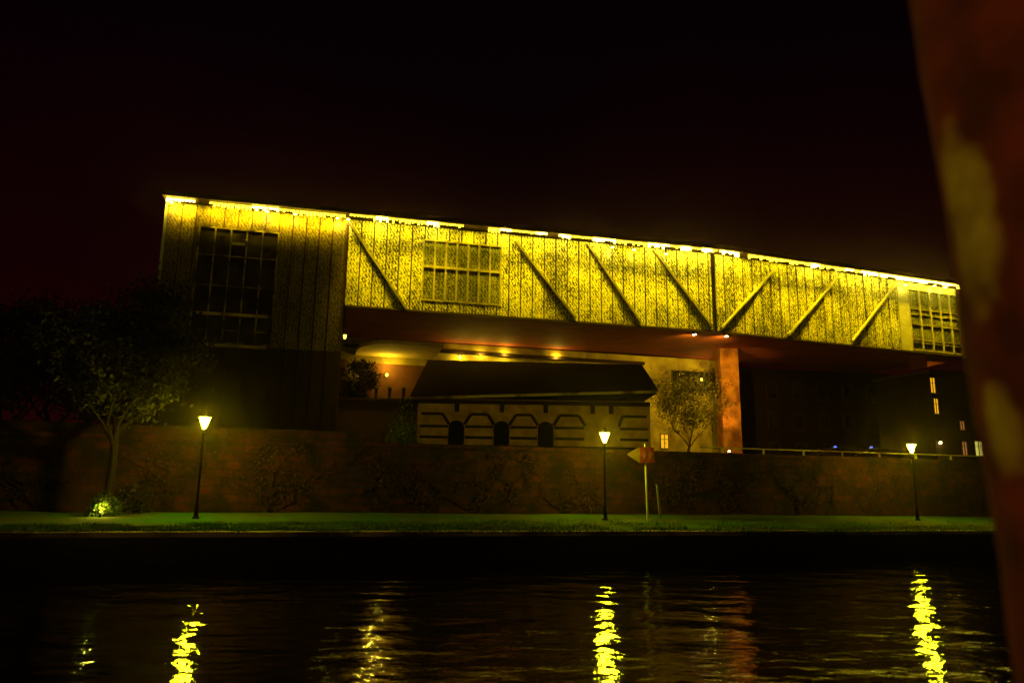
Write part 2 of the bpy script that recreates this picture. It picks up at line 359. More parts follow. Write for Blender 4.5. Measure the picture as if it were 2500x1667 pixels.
# embankment wall
ew = empty('embankment_wall', WS.p(20, 0, 1.7), 'long dark reddish stone retaining wall behind the grass strip', 'retaining wall')
ZW = 5.0
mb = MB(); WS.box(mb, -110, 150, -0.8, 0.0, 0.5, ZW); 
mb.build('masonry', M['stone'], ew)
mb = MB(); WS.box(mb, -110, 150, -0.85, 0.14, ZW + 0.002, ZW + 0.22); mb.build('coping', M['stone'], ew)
mb = MB(); WS.box(mb, -110, 8.2, -0.55, -0.1, ZW + 0.223, ZW + 0.75); mb.build('parapet', M['stone'], ew)
# lit rail cap on the right-hand stretch
u0 = 27.6
mb = MB(); u = u0
while u < 52: WS.box(mb, u, u + 2.9, -0.42, -0.12, ZW + 0.52, ZW + 0.58); WS.box(mb, u + 1.4, u + 1.5, -0.32, -0.22, ZW + 0.22, ZW + 0.52); u += 2.95
mb.build('rail', M['coping'], ew)

# ================================================================== VEGETATION helpers
def tree(name, base, h, crown_r, label, cat='tree', group=None, leaves=4000, leafm='leafd', barkm='bark', lsize=0.16, crown_lo=0.35, seed=1, rt=0.22, depth=4, clumps=14, squash=1.0):
    rnd = random.Random(seed); base = Vector(base)
    root = empty(name, base, label, cat, group)
    tr = MB(); tips = []
    top = base + Vector((rnd.uniform(-.3, .3), rnd.uniform(-.3, .3), h * crown_lo))
    tr.tube([base - Vector((0, 0, .1)), base + Vector((0, 0, h * .05)), base.lerp(top, .5) + Vector((rnd.uniform(-.12, .12), 0, 0)), top], [rt * 1.5, rt * 1.05, rt * .9, rt * .75], 9)
    def grow(p, d, l, r, k):
        q = p + d * l * 0.5 + Vector((rnd.uniform(-.1, .1) * l,) * 2 + (0,)); e_ = p + d * l
        tr.tube([p, q, e_], [r, r * .8, r * .55], 5)
        if k == 0: tips.append(e_); return
        for _ in range(3 if k > 1 else 2):
            nd = (d + Vector((rnd.uniform(-1, 1), rnd.uniform(-1, 1), rnd.uniform(-.25, .75))) * .75).normalized()
            grow(e_, nd, l * rnd.uniform(.6, .8), r * .55, k - 1)
        tips.append(e_)
    L = (h * (1 - crown_lo)) * 0.36
    for k in range(5):
        a = 6.283 * k / 5 + rnd.uniform(-.4, .4)
        grow(top - Vector((0, 0, rnd.uniform(0, h * .1))), Vector((math.cos(a) * .7 * crown_r / (h * .3), math.sin(a) * .7 * crown_r / (h * .3), 1.0)).normalized(), L, rt * .45, depth - 1)
    tr.build('trunk', M[barkm], root)
    if leaves:
        cr_ = MB(); cz = base.z + h * (crown_lo + 1) / 2; rz_ = h * (1 - crown_lo) / 2 * squash
        cl = []
        for _ in range(clumps):
            while True:
                v = Vector((rnd.uniform(-1, 1), rnd.uniform(-1, 1), rnd.uniform(-1, 1)))
                if v.length < 1 and v.length > .25: break
            cl.append((Vector((base.x + v.x * crown_r * .8, base.y + v.y * crown_r * .8, cz + v.z * rz_ * .82)), rnd.uniform(.22, .42) * crown_r))
        for _ in range(leaves):
            if rnd.random() < .8: c_, r_ = rnd.choice(cl)
            else: c_, r_ = rnd.choice(tips), .3 * crown_r * .5
            v = Vector((rnd.gauss(0, 1), rnd.gauss(0, 1), rnd.gauss(0, .8))) * r_ * .55; p = c_ + v
            a = Vector((rnd.uniform(-1, 1), rnd.uniform(-1, 1), rnd.uniform(-1, 1))).normalized() * lsize * rnd.uniform(.5, 1.2); b_ = a.cross(Vector((rnd.uniform(-1, 1), rnd.uniform(-1, 1), rnd.uniform(-1, 1)))).normalized() * lsize * .5
            cr_.poly([p - a, p + b_, p + a, p - b_])
        cr_.build('crown', M[leafm], root)
    return root
def bush(base, r, h, label, leafm='leafg', n=900, seed=3, group=None, name='bush', cat='bush', ls=0.09):
    rnd = random.Random(seed); base = Vector(base); root = empty(name, base, label, cat, group)
    st = MB()
    for k in range(9):
        a = rnd.uniform(0, 6.28); q = base + Vector((math.cos(a) * r * .7, math.sin(a) * r * .7, h * rnd.uniform(.5, .95)))
        st.tube([base, base.lerp(q, .5) + Vector((0, 0, .08 * h)), q], [.03, .02, .01], 4)
    st.build('stems', M['bark'], root)
    f = MB()
    for _ in range(n):
        a = rnd.uniform(0, 6.28); rr = r * math.sqrt(rnd.random()); zz = h * rnd.random() * (1 - .5 * (rr / r) ** 2) * (0.8 + 0.4 * math.sin(a * 3 + seed))
        p = base + Vector((rr * math.cos(a), rr * math.sin(a), zz + .05)); v = Vector((rnd.uniform(-1, 1), rnd.uniform(-1, 1), rnd.uniform(-1, 1))).normalized() * ls * rnd.uniform(.6, 1.3)
        b_ = v.cross(Vector((rnd.uniform(-1, 1), 0.3, rnd.uniform(-1, 1)))).normalized() * ls * .5
        f.poly([p - v, p + b_, p + v, p - b_])
    f.build('foliage', M[leafm], root)
    return root

# ================================================================== THE LONG BUILDING (cantilevered bar on a tower)
BD = 13.0
bld = empty('cantilever_building', S1.p(7, 0, GZ), 'huge long angular building with mesh facade lit yellow under its eaves', 'building')
# bodies (walls)
mb = MB(); S1.box(mb, 0.15, UT, -BD, 0, GZ, ZT - 0.45); mb.build('tower_wall', M['body'], bld)
def bend(n): # point on the mitre at B
    d = (S1.n + S2.n).normalized(); k = n / d.dot(S1.n); q = B + d * k; return q
def ring(n0, n1, z0, z1, u_start, u_end):  # bar following both segments
    mb_ = MB()
    for (P0, P1) in (((S1, u_start), (None, None)), ((None, None), (S2, u_end))):
        if P0[0]: a0 = S1.p(P0[1], n1, 0)[:2]; a1 = S1.p(P0[1], n0, 0)[:2]; c0 = tuple(bend(n1)); c1 = tuple(bend(n0))
        else: a0 = tuple(bend(n1)); a1 = tuple(bend(n0)); c0 = S2.p(P1[1], n1, 0)[:2]; c1 = S2.p(P1[1], n0, 0)[:2]
        mb_.hexa([(*a0, z0), (*c0, z0), (*c1, z0), (*a1, z0)], [(*a0, z1), (*c0, z1), (*c1, z1), (*a1, z1)])
    return mb_
ring(-BD, 0, ZB, ZT - 0.45, UT + 0.003, S2.L).build('bar_wall', M['body'], bld)
ring(-BD + 0.1, -0.25, ZB - 0.14, ZB - 0.003, UT + 0.2, S2.L - 0.1).build('soffit', M['soffit'], bld)
ring(-0.22, 0.22, ZB - 0.16, ZB - 0.003, UT + 0.05, S2.L).build('bottom_edge', M['frame'], bld)
# thin roof with overhanging eave and fascia
mbr = MB()
a0, c0, e0 = S1.p(-0.1, 1.55, 0)[:2], tuple(bend(1.55)), S2.p(S2.L + 0.6, 1.55, 0)[:2]
a1, c1, e1 = S1.p(-0.1, -BD - .3, 0)[:2], tuple(bend(-BD - .3)), S2.p(S2.L + 0.6, -BD - .3, 0)[:2]
for q in ((a0, c0, c1, a1), (c0, e0, e1, c1)): mbr.hexa([(*p, ZT - 0.32) for p in q], [(*p, ZT) for p in q])
mbr.build('roof', M['roof'], bld)
mbf = MB()
a0, c0, e0 = S1.p(-0.1, 1.60, 0)[:2], tuple(bend(1.60)), S2.p(S2.L + 0.6, 1.60, 0)[:2]
a1, c1, e1 = S1.p(-0.1, 1.553, 0)[:2], tuple(bend(1.553)), S2.p(S2.L + 0.6, 1.553, 0)[:2]
for q in ((a0, c0, c1, a1), (c0, e0, e1, c1)): mbf.hexa([(*p, ZT - 0.42) for p in q], [(*p, ZT + 0.06) for p in q])
mbf.build('fascia', M['roof'], bld)

# windows (openings in the cladding)
def win_rect(seg, tl, br_): (u0, z1), (u1, z0) = seg.px(*tl), seg.px(*br_); return u0, u1, z0, z1
W1 = (2.75, 9.0, 14.0, 23.7)
W2 = (S1.px(1035, 600)[0], S1.px(1222, 640)[0], 18.85, 24.3)
W3 = (S2.px(2215, 720)[0], S2.px(2338, 740)[0], 18.05, 24.75)
PW = 1.10
def cladding(seg, u0, u1, z0, z1, holes, name, m='clad'):
    mb_ = MB(); k = 0; u = u0
    while u < u1 - 0.05:
        ub = min(u + PW, u1); ln = random.Random(int(u * 97) + 5)
        cuts = sorted({u + .05, ub - .05} | {c for h in holes for c in (h[0], h[1]) if u + .03 < c < ub - .03})
        dn = ln.uniform(-.012, .012)
        for a, b_ in zip(cuts, cuts[1:]):
            mid = (a + b_) / 2; spans = [(z0, z1)]
            for h in holes:
                if h[0] <= mid <= h[1]:
                    spans = [s2 for s_ in spans for s2 in ((s_[0], min(s_[1], h[2])), (max(s_[0], h[3]), s_[1])) if s2[1] - s2[0] > .02]
            for s_ in spans:
                zz = s_[0] - (ln.uniform(0, .06) if s_[0] == z0 else 0)
                seg.box(mb_, a, b_, 0.06, 0.12 + dn, zz, s_[1])
                if a == cuts[0]: seg.box(mb_, a, a + 0.035, 0.121 + dn, 0.185 + dn, zz, s_[1])     # standing fold at each panel edge
        u = ub
    return mb_.build(name, M[m], bld)
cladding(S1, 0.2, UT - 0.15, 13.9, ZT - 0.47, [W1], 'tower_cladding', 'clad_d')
cladding(S1, 0.2, UT - 0.15, GZ + 0.4, 13.8, [W1], 'shaded_base_cladding', 'dark')  # darker lower cladding: the tower's fade into night put into the colour
cladding(S1, UT, S1.L - 0.15, ZB + 0.02, ZT - 0.47, [W2], 'cladding')
V3 = S2.px(2192, 760)[0]
cladding(S2, 0.15, V3, ZB + 0.02, ZT - 0.47, [], 'cladding')
mb = MB()
zs = ZB + 0.02
while zs < ZT - 0.5: S2.box(mb, V3 + 0.02, W3[0] - 0.02, 0.04, 0.13, zs, min(zs + 0.53, ZT - 0.5)); zs += 0.55
zs = W3[3]
S2.box(mb, W3[0], W3[1] + 0.3, 0.04, 0.13, W3[3], ZT - 0.5)
mb.build('smooth_cladding', M['panel'], bld)
mb = MB(); S2.box(mb, W3[1] + 0.3, S2.L + 0.25, -0.4, 0.24, ZB - 0.3, ZT - 0.43); S2.box(mb, S2.L + 0.28, S2.L + 0.6, -0.5, 0.1, ZB - 0.1, ZT - 0.43)
mb.build('end_frame', M['roof'], bld)

def window(seg, rect, cols, rows, glassm, mw=0.13, mm_='mull', name='window', depth=0.0, lab=None, bar=0.10, partial=None):
    u0, u1, z0, z1 = rect
    fr = MB(); seg.box(fr, u0 - .08, u0 + .06, 0.02, 0.17, z0 - .06, z1 + .06); seg.box(fr, u1 - .06, u1 + .08, 0.02, 0.17, z0 - .06, z1 + .06)
    seg.box(fr, u0 + .06, u1 - .06, 0.02, 0.165, z1 - .06, z1 + .06); seg.box(fr, u0 + .06, u1 - .06, 0.02, 0.165, z0 - .06, z0 + .08)
    o = fr.build(name, M[mm_], bld)
    if lab: o['label'] = lab
    g = MB(); seg.box(g, u0 + .03, u1 - .03, 0.015, 0.045 + depth, z0 + .03, z1 - .03); g.build('pane', M[glassm], o)
    mm = MB()
    for k in range(1, cols):
        u = u0 + (u1 - u0) * k / cols; seg.box(mm, u - mw / 2, u + mw / 2, 0.05, 0.20, z0 + .08, z1 - .06)
    mm.build('mullion', M[mm_], o)
    tt = MB()
    for z in rows: seg.box(tt, u0 + .06, u1 - .06, 0.05, 0.155, z - bar / 2, z + bar / 2)
    tt.build('transom', M[mm_], o)
    return o
wo = window(S1, W1, 5, [21.35, 18.8, 16.5, 13.9 + 1.2], 'glass', 0.11, 'mull_d', bar=0.08, lab='tall dark window of the tower')
mb = MB(); uc = W1[0] + (W1[1] - W1[0]) / 5
S1.box(mb, W1[0] + 2 * uc * 0 + (W1[1]-W1[0]) * .42, W1[0] + (W1[1]-W1[0]) * .58, 0.05, 0.19, 22.35, 22.55); mb.build('vent_bar', M['mull'], wo)
window(S1, W2, 7, [21.9], 'veil', 0.16, bar=0.22, lab='wide window with murky greenish panes')
window(S2, W3, 5, [22.6, 22.0, 20.9, 19.2, 18.9], 'veil', 0.20, bar=0.06, lab='end window with bright yellow mullions')
mb = MB(); S1.box(mb, 0.0, 0.17, 0.0, 0.32, 18.5, ZT - .47); mb.build('lit_edge_strip', M['panel'], bld)  # pale strip added to paint in the lit left edge of the tower
# ledges across the dark tower
mb = MB()
for (a, b_) in (((480, 765), (655, 778)), ((500, 843), (650, 848))):
    (u0, z0) = S1.px(*a); (u1, z1) = S1.px(*b_); S1.box(mb, u0, u1, 0.21, 0.42, z0 - .1, z0 + .12)
mb.build('ledge', M['coping'], bld)
# roof joint seam at the bend
mb = MB(); q = bend(0.2); mb.box(q.x - .10, q.x + .10, q.y - .05, q.y + .3, ZB, ZT - 0.47); mb.build('corner_seam', M['void'], bld)

# diagonal struts standing 20 cm proud
def strut(seg, a, b_, m='strut'):
    (u0, z0), (u1, z1) = seg.px(*a), seg.px(*b_)
    z0 = min(z0, ZT - .6); z1 = max(z1, ZB + .05)
    d = Vector((u1 - u0, z1 - z0)).normalized(); nrm = Vector((-d.y, d.x)) * 0.10
    P = [(u0 + nrm.x, z0 + nrm.y), (u1 + nrm.x, z1 + nrm.y), (u1 - nrm.x, z1 - nrm.y), (u0 - nrm.x, z0 - nrm.y)]
    mb_ = MB(); mb_.hexa([seg.p(u, 0.14, z) for u, z in P], [seg.p(u, 0.36, z) for u, z in P]); mb_.build('strut', M[m], bld)
for a, b_ in (((850, 538), (990, 755)), ((1256, 590), (1404, 780)), ((1432, 598), (1562, 790)), ((1592, 611), (1735, 800))): strut(S1, a, b_)
for a, b_ in (((1898, 648), (1758, 802)), ((2050, 668), (1920, 819)), ((2184, 692), (2077, 833))): strut(S2, a, b_, 'panel')  # paler than the left struts: light from above painted into the colour
# bracket wedge under the right end
(ub, zb) = S2.px(2262, 896)
mb = MB(); mb.hexa([S2.p(ub, .1, ZB - .2), S2.p(S2.L + .2, .1, ZB - .2), S2.p(ub, .1, zb)], [S2.p(ub, -2.2, ZB - .2), S2.p(S2.L + .2, -2.2, ZB - .2), S2.p(ub, -2.2, zb)]); mb.build('bracket', M['soffit'], bld)

# soffit down-lights by the column and light on the hall
def spot(name, p, tgt, W, col, size, blend=.6, rad=.12, parent=None):
    d = bpy.data.lights.new(name, 'SPOT'); d.energy = W; d.color = col; d.spot_size = R(size); d.spot_blend = blend; d.shadow_soft_size = rad
    o = bpy.data.objects.new(name, d); COL.objects.link(o); p = Vector(p); o.location = p; q = (Vector(tgt) - p).to_track_quat('-Z', 'Y'); o.rotation_euler = q.to_euler()
    if parent: o.parent = parent; o.matrix_parent_inverse = world_mat(parent).inverted()
    return o
def pt(name, p, W, col, rad=.1, parent=None):
    d = bpy.data.lights.new(name, 'POINT'); d.energy = W; d.color = col; d.shadow_soft_size = rad
    o = bpy.data.objects.new(name, d); COL.objects.link(o); o.location = p
    if parent: o.parent = parent; o.matrix_parent_inverse = world_mat(parent).inverted()
    return o
OL = (1.0, 0.72, 0.05); ORA = (1.0, 0.55, 0.08)
# LED strips under the eave: one per panel, a few have failed
gaps = [S1.px(x, 520)[0] for x in (494, 1129, 1172, 1354)]
def flood(seg, px_, py_, W=70):
    (u, z) = seg.px(px_, py_); z = min(z, ZT - .8)
    k = MB(); seg.box(k, u - .14, u + .14, .62, .9, z + .12, z + .2); seg.box(k, u - .03, u + .03, .7, .76, z + .2, ZT - .33); o = k.build('floodlight', M['iron'], bld)
    g = MB(); seg.box(g, u - .12, u + .12, .64, .88, z + .06, z + .118); g.build('lens', M['led_hot'], o)
    spot('flood_beam', seg.p(u, .7, z + .03), seg.p(u, 0.0, z - .35), W, (1, .80, .13), 88, .9, .08, o)
def strips(seg, u0, u1, m, z=ZT - 0.40, skip=(), n=1.05):
    u = u0
    while u < u1 - .3:
        ue = min(u + PW, u1)
        if not any(u < g < ue for g in skip):
            mb_ = MB(); v = u + 0.03; seg.box(mb_, u + .03, ue - .03, n - .03, n + .03, z + .022, z + .05); rn = random.Random(int(u * 31)); big = rn.random() < .4
            while v < ue - .08:
                l = 0.17 if m == 'led' else 0.85
                dz = rn.uniform(0, .06)
                seg.box(mb_, v, min(v + l, ue - .03), n - .05, n + .05, z - 0.07 - (rn.uniform(0.05, .30) if (big or rn.random() < .35) else 0), z + 0.03); v += l + (0.13 if m == 'led' else .07)
            mb_.build('light_strip', M['led_hot' if m == 'led' and rn.random() < .3 else m], bld)
        u = ue
strips(S1, 0.1, UT - .1, 'led', skip=gaps, n=.7)
strips(S1, UT, S1.L + .1, 'led', skip=gaps)
strips(S2, 0.2, V3 - 3.2, 'led', skip=[S2.px(1800, 600)[0]])
strips(S2, V3 - 3.2, S2.L + .3, 'led_end')
for x, y, W_ in ((424, 500, 90), (655, 517, 150), (722, 527, 60), (825, 533, 150), (850, 536, 110), (1488, 612, 100), (1540, 618, 45), (1618, 628, 40)): flood(S1, x, y, W_)
for x, y, W_ in ((2196, 702, 70), (2266, 702, 120), (2292, 706, 80)): flood(S2, x, y, W_)
# trough fittings (wall washers) aimed down the mesh
def washer(seg, u0, u1, W, aimz=17.0, spread=42, n=1.40):
    d = bpy.data.lights.new('wall_washer', 'AREA'); d.shape = 'RECTANGLE'; L = u1 - u0 - .1; d.size = L; d.size_y = 0.10; d.energy = W * L; d.color = LEDC; d.spread = R(spread)
    o = bpy.data.objects.new('wall_washer', d); COL.objects.link(o)
    p = Vector(seg.p((u0 + u1) / 2, n, ZT - 0.40)); tgt = Vector(seg.p((u0 + u1) / 2, 0.1, aimz)); zax = (p - tgt).normalized(); xax = Vector((*seg.t, 0)); yax = zax.cross(xax)
    o.matrix_world = Matrix.Translation(p) @ Matrix((xax, yax, zax)).transposed().to_4x4(); o.parent = bld; o.matrix_parent_inverse = world_mat(bld).inverted()
u = UT + 0.1
cutg = sorted(g for g in gaps if g > UT)
edges = [UT + 0.15]
for g in cutg: edges += [g - .45, g + .45]
edges.append(S1.L)
for a, b_ in zip(edges[::2], edges[1::2]):
    k = max(1, round((b_ - a) / 5)); 
    for i in range(k): washer(S1, a + (b_ - a) * i / k, a + (b_ - a) * (i + 1) / k, 38); washer(S1, a + (b_ - a) * i / k, a + (b_ - a) * (i + 1) / k, 60, aimz=23.5, spread=120, n=1.1)
k = 6
for i in range(k): washer(S2, 0.2 + (S2.L - .2) * i / k, 0.2 + (S2.L - .2) * (i + 1) / k, 60, aimz=23.5, spread=120, n=1.1); washer(S2, 0.2 + (S2.L - .2) * i / k, 0.2 + (S2.L - .2) * (i + 1) / k, 38)
gl = S1.px(494, 520)[0]
for a, b_ in ((0.1, gl - .45), (gl + .45, gl + 5), (gl + 5, UT - .1)): washer(S1, a, b_, 105, aimz=24.95, spread=80, n=1.0)

# ================================================================== REAR HALL under the bar
RS = Seg(Vector((-17.5, 73.8)), Vector((25.0, 84.6)))
hall = empty('rear_hall', RS.p(20, 0, GZ), 'olive plastered hall wall glowing behind the black roof, below the bar', 'building')
mb = MB(); RS.box(mb, -0.5, RS.L + 0.8, -3, 0, GZ, ZB - 0.2); mb.build('wall', M['plaster'], hall)
mb = MB(); RS.box(mb, 0.5, RS.L * .6, 0.003, 0.4, 17.0, 17.66); mb.build('cornice', M['plaster'], hall)
mb = MB(); RS.box(mb, 0.5, RS.L * .76, 0.003, 0.45, 16.65, 16.96); mb.build('ledge', M['timber'], hall)
def lit_box(seg, px_, py_, w_, h_, m, parent, name='wall_lamp', n=0.35, W_=260, up=0):
    (u, z) = seg.px(px_, py_); k = MB(); seg.box(k, u - w_ / 2 - .03, u + w_ / 2 + .03, 0.02, n, z + h_ / 2, z + h_ / 2 + .06); seg.box(k, u - w_ / 2 - .03, u + w_ / 2 + .03, 0.02, .08, z - h_ / 2, z + h_ / 2)
    o = k.build(name, M['iron'], parent)
    g = MB(); g.lathe([(.02, -h_ / 2), (w_ / 2, -h_ / 2 + .03), (w_ / 2 * 1.1, h_ / 2)], (Vector(seg.p(u, n * .6, z))), 8); g.build('lamp_glass', M[m], o)
    pt('lamp_bulb', seg.p(u, n + .3 + up * .5, z - .1 + up), W_, (1, .76, .06), .08, o)
    return o
for (a, b_, m, s) in ((1122, 868, 'sconce', .26), (1172, 862, 'sconce', .14), (1230, 862, 'sconce', .22), (1354, 868, 'sconce_o', .24), (944, 911, 'sconce', .22), (1710, 922, 'sconce', .20)):
    lit_box(RS, a, b_ + 5, s, s * 1.3, m, hall, W_=240 if a == 944 else 150, up=.9 if a == 944 else 0)
cpts = [RS.p(1.6, 0, 0)[:2], RS.p(9.5, 0, 0)[:2], RS.p(9.5, 7.5, 0)[:2], RS.p(4.4, 7.5, 0)[:2], RS.p(3.0, 6.8, 0)[:2], RS.p(2.0, 5.2, 0)[:2], RS.p(1.6, 3.0, 0)[:2]]
mb = MB(); mb.hexa([(*p, 15.9) for p in cpts], [(*p, 16.2) for p in cpts]); mb.build('canopy', M['canopy'], hall)
mb = MB(); RS.box(mb, -0.4, 13, 0.003, 0.05, GZ, 15.2); mb.build('lower_wall', M['brown'], hall)
def hwindow(seg, tl, br_, m, parent, cols=2, n=0.04):
    (u0, z1), (u1, z0) = seg.px(*tl), seg.px(*br_)
    f = MB(); seg.box(f, u0 - .08, u0, 0.01, .14, z0 - .08, z1 + .08); seg.box(f, u1, u1 + .08, 0.01, .14, z0 - .08, z1 + .08); seg.box(f, u0, u1, 0.01, .13, z1, z1 + .08); seg.box(f, u0, u1, 0.01, .13, z0 - .08, z0)
    for k in range(1, cols): u = u0 + (u1 - u0) * k / cols; seg.box(f, u - .03, u + .03, .05, .12, z0, z1)
    zc = (z0 * .35 + z1 * .65); seg.box(f, u0, u1, .05, .115, zc - .025, zc + .025)
    o = f.build('window', M['frame'], parent); g = MB(); seg.box(g, u0, u1, 0.008, n, z0, z1); g.build('pane', M[m], o); return o
hwindow(RS, (1640, 905), (1762, 960), 'void', hall, 4)
hwindow(RS, (1612, 1060), (1631, 1094), 'win_o', hall, 2)
def downlight(px_, py_):
    p = atz(px_, py_, ZB - 0.16); k = MB(); k.lathe([(.22, 0), (.22, -.10), (.30, -.12), (.30, -.14)], p, 12); o = k.build('downlight', M['iron'], bld)
    g = MB(); g.lathe([(.18, -.142), (.18, -.17)], p, 12); g.build('lens', M['sconce_w'], o); return p
for (x, y, W_) in ((1695, 813, 260), (1773, 817, 420)):
    p = downlight(x, y); spot('downlight_beam', p - Vector((0, 0, .2)), p + Vector((-1.5, 9, -6)), W_ * 13, OL if x < 1750 else (1, .66, .05), 130, .9, parent=bld)

# support column
cp = at(1787, 1100, 77)
pier = empty('support_column', (23.0, 77, GZ), 'tall square orange brick column holding up the bar near its bend', 'column')
mb = MB(); mb.box(22.05, 23.95, 77, 79.2, GZ + .4, ZB - .16); mb.build('shaft', M['brickcol'], pier)
mb = MB(); mb.box(21.85, 24.15, 76.8, 79.4, GZ, GZ + .4); mb.build('plinth', M['coping'], pier)
# ground spotlight beside the column
gs = empty('ground_spotlight', (21.6, 74.0, GZ), 'small pair of bright ground spotlights at the foot of the orange column', 'spotlight')
mb = MB(); mb.lathe([(.14, 0), (.10, .06), (.05, .10), (.05, .9), (.1, .95)], (21.6, 74.0, GZ), 10); mb.build('stand', M['iron'], gs)
for dx, dz in ((-.08, 1.5), (.1, 1.75)):
    mb = MB(); mb.tube([(21.6, 74.0, GZ + .9), (21.6 + dx, 74.0, GZ + dz)], .03, 6)
    mb.lathe([(.04, dz - .12), (.10, dz - .06), (.11, dz - .02)], (21.6 + dx, 74, GZ), 8); o = mb.build('arm', M['iron'], gs)
    mb = MB(); mb.lathe([(.09, dz - .018), (.10, dz + .06), (.03, dz + .12)], (21.6 + dx, 74, GZ), 8); mb.build('bulb', M['sconce_w'], o)
spot('spot_beam', (21.6, 73.9, GZ + 1.9), (22.9, 77, 12), 1600, ORA, 48, .8, parent=gs)

# ================================================================== HALF-TIMBERED HOUSE
HY = 60.0; HX0, HX1 = -7.55, 11.3
hs = empty('timbered_house', (2, HY, GZ), 'low half-timbered house with black hipped roof and three dark arched doorways', 'house')
mb = MB(); mb.box(HX0, HX1, HY, HY + 6.5, GZ, 9.95); mb.build('wall', M['infill'], hs)
rf = MB()
el, er = at(1000, 968, HY - .9), at(1607, 952, HY - 1.1); rl, rr = at(1045, 878, HY + 3.2), at(1567, 890, HY + 3.2)
bl, brr = Vector((el.x, HY + 7.4, el.z)), Vector((er.x, HY + 7.4, er.z))
pts = [el, er, brr, bl]; i = len(rf.v); rf.v += [tuple(p) for p in pts] + [tuple(rl), tuple(rr)] + [(p.x, p.y, p.z - .18) for p in pts]
rf.f += [(0, 1, 5, 4), (1, 2, 5), (2, 3, 4, 5), (3, 0, 4), (6, 7, 1, 0), (7, 8, 2, 1), (8, 9, 3, 2), (9, 6, 0, 3), (9, 8, 7, 6)]
rf.build('roof', M['tiles'], hs)
mb = MB(); mb.hexa([(el.x, el.y - .05, el.z - .24), (er.x, er.y - .05, er.z - .24), (er.x, er.y - .01, er.z - .24), (el.x, el.y - .01, el.z - .24)], [(el.x, el.y - .05, el.z - .02), (er.x, er.y - .05, er.z - .02), (er.x, er.y - .01, er.z - .02), (el.x, el.y - .01, el.z - .02)]); mb.build('gutter', M['coping'], hs)
def X_at(px_): return at(px_, 1030, HY).x
arches = [X_at(1115), X_at(1225), X_at(1332)]
tb = MB(); d0, d1 = HY - .12, HY - .004
def beamh(x0, x1, z, t=.24, k=0): tb.box(x0, x1, d0 + .004 * k, d1, z - t / 2, z + t / 2)
def beamv(x, z0, z1, t=.26): tb.box(x - t / 2, x + t / 2, d0 + .012, d1, z0, z1)
def beamd(x0, z0, x1, z1, t=.24):
    d = Vector((x1 - x0, z1 - z0)).normalized(); n_ = Vector((-d.y, d.x)) * t / 2
    P = [(x0 + n_.x, z0 + n_.y), (x1 + n_.x, z1 + n_.y), (x1 - n_.x, z1 - n_.y), (x0 - n_.x, z0 - n_.y)]
    tb.hexa([(x, d0 + .02, z) for x, z in P], [(x, d1, z) for x, z in P])
beamh(HX0, HX1, 9.72, .34)
bays = [HX0 - .3] + arches + [X_at(1450), HX1 - 1.6]
centres = [X_at(1115), X_at(1225), X_at(1332), X_at(1447), X_at(1492)]
for x in centres: beamv(x, 8.9, 9.55, .36)
segs = [(HX0, centres[0]), (centres[0], centres[1]), (centres[1], centres[2]), (centres[2], centres[3]), (centres[4], HX1)]
for (a, b_) in segs:
    l = a + (.3 if a == HX0 else 1.15); r_ = b_ - (.3 if b_ == HX1 else 1.15)
    if a == centres[4]: l = a + .9
    beamh(l, r_, 8.72, .22, 1)
    if a != HX0: beamd(l, 8.72, a + .62, 7.9)
    if b_ != HX1: beamd(r_, 8.72, b_ - .62, 7.9)
    for z, t in ((7.72, .2), (6.85, .22)): beamh(a + (.7 if a != HX0 else .2), b_ - (.7 if b_ != HX1 else .2), z, t, 2)
beamh(HX0, HX1, 6.15, .22, 3)
tb.build('timber_frame', M['timber'], hs)
for x in arches:
    dm = MB(); n_ = 12; wd = .62; zt = 7.65
    prof = [(x - wd, GZ + .02), (x + wd, GZ + .02)] + [(x + wd * math.cos(a), zt + .55 * math.sin(a)) for a in [math.pi * k / n_ for k in range(n_ + 1)]]
    dm.hexa([(u, HY - .16, z) for u, z in prof], [(u, HY - .01, z) for u, z in prof]); dm.build('doorway', M['void'], hs)
mb = MB(); mb.box(HX0, HX1, HY - .2, HY - .005, GZ, GZ + .75); mb.build('plinth', M['stone'], hs)

# dark annex at left with three posts on its wall, round dark tree behind
ax = empty('garden_wall', (-12, 62, GZ), 'dark high garden wall between the tower and the timbered house', 'wall')
mb = MB(); 
p0, p1 = at(818, 970, 62), at(1010, 970, 62)
mb.box(p0.x, HX0 - .4, 62, 62.5, GZ, p0.z - .15); mb.build('masonry', M['body'], ax)
mb = MB(); mb.box(p0.x - .1, HX0 - .4, 61.9, 62.6, p0.z - .148, p0.z); mb.build('coping', M['timber'], ax)
for i, x in enumerate((918, 951, 985)):
    a = at(x, 968, 62.2); k = empty('wall_post', (a.x, 62.2, p0.z), ('leftmost', 'middle', 'rightmost')[i] + ' of three short dark posts on the garden wall', 'post', 'posts on the garden wall')
    mb = MB(); mb.box(a.x - .12, a.x + .12, 62.08, 62.32, p0.z + .002, p0.z + .78); mb.build('shaft', M['void'], k)
    mb = MB(); mb.lathe([(.16, .782), (.20, .86), (.12, 1.0), (.02, 1.08)], (a.x, 62.2, p0.z), 8); mb.build('finial', M['void'], k)
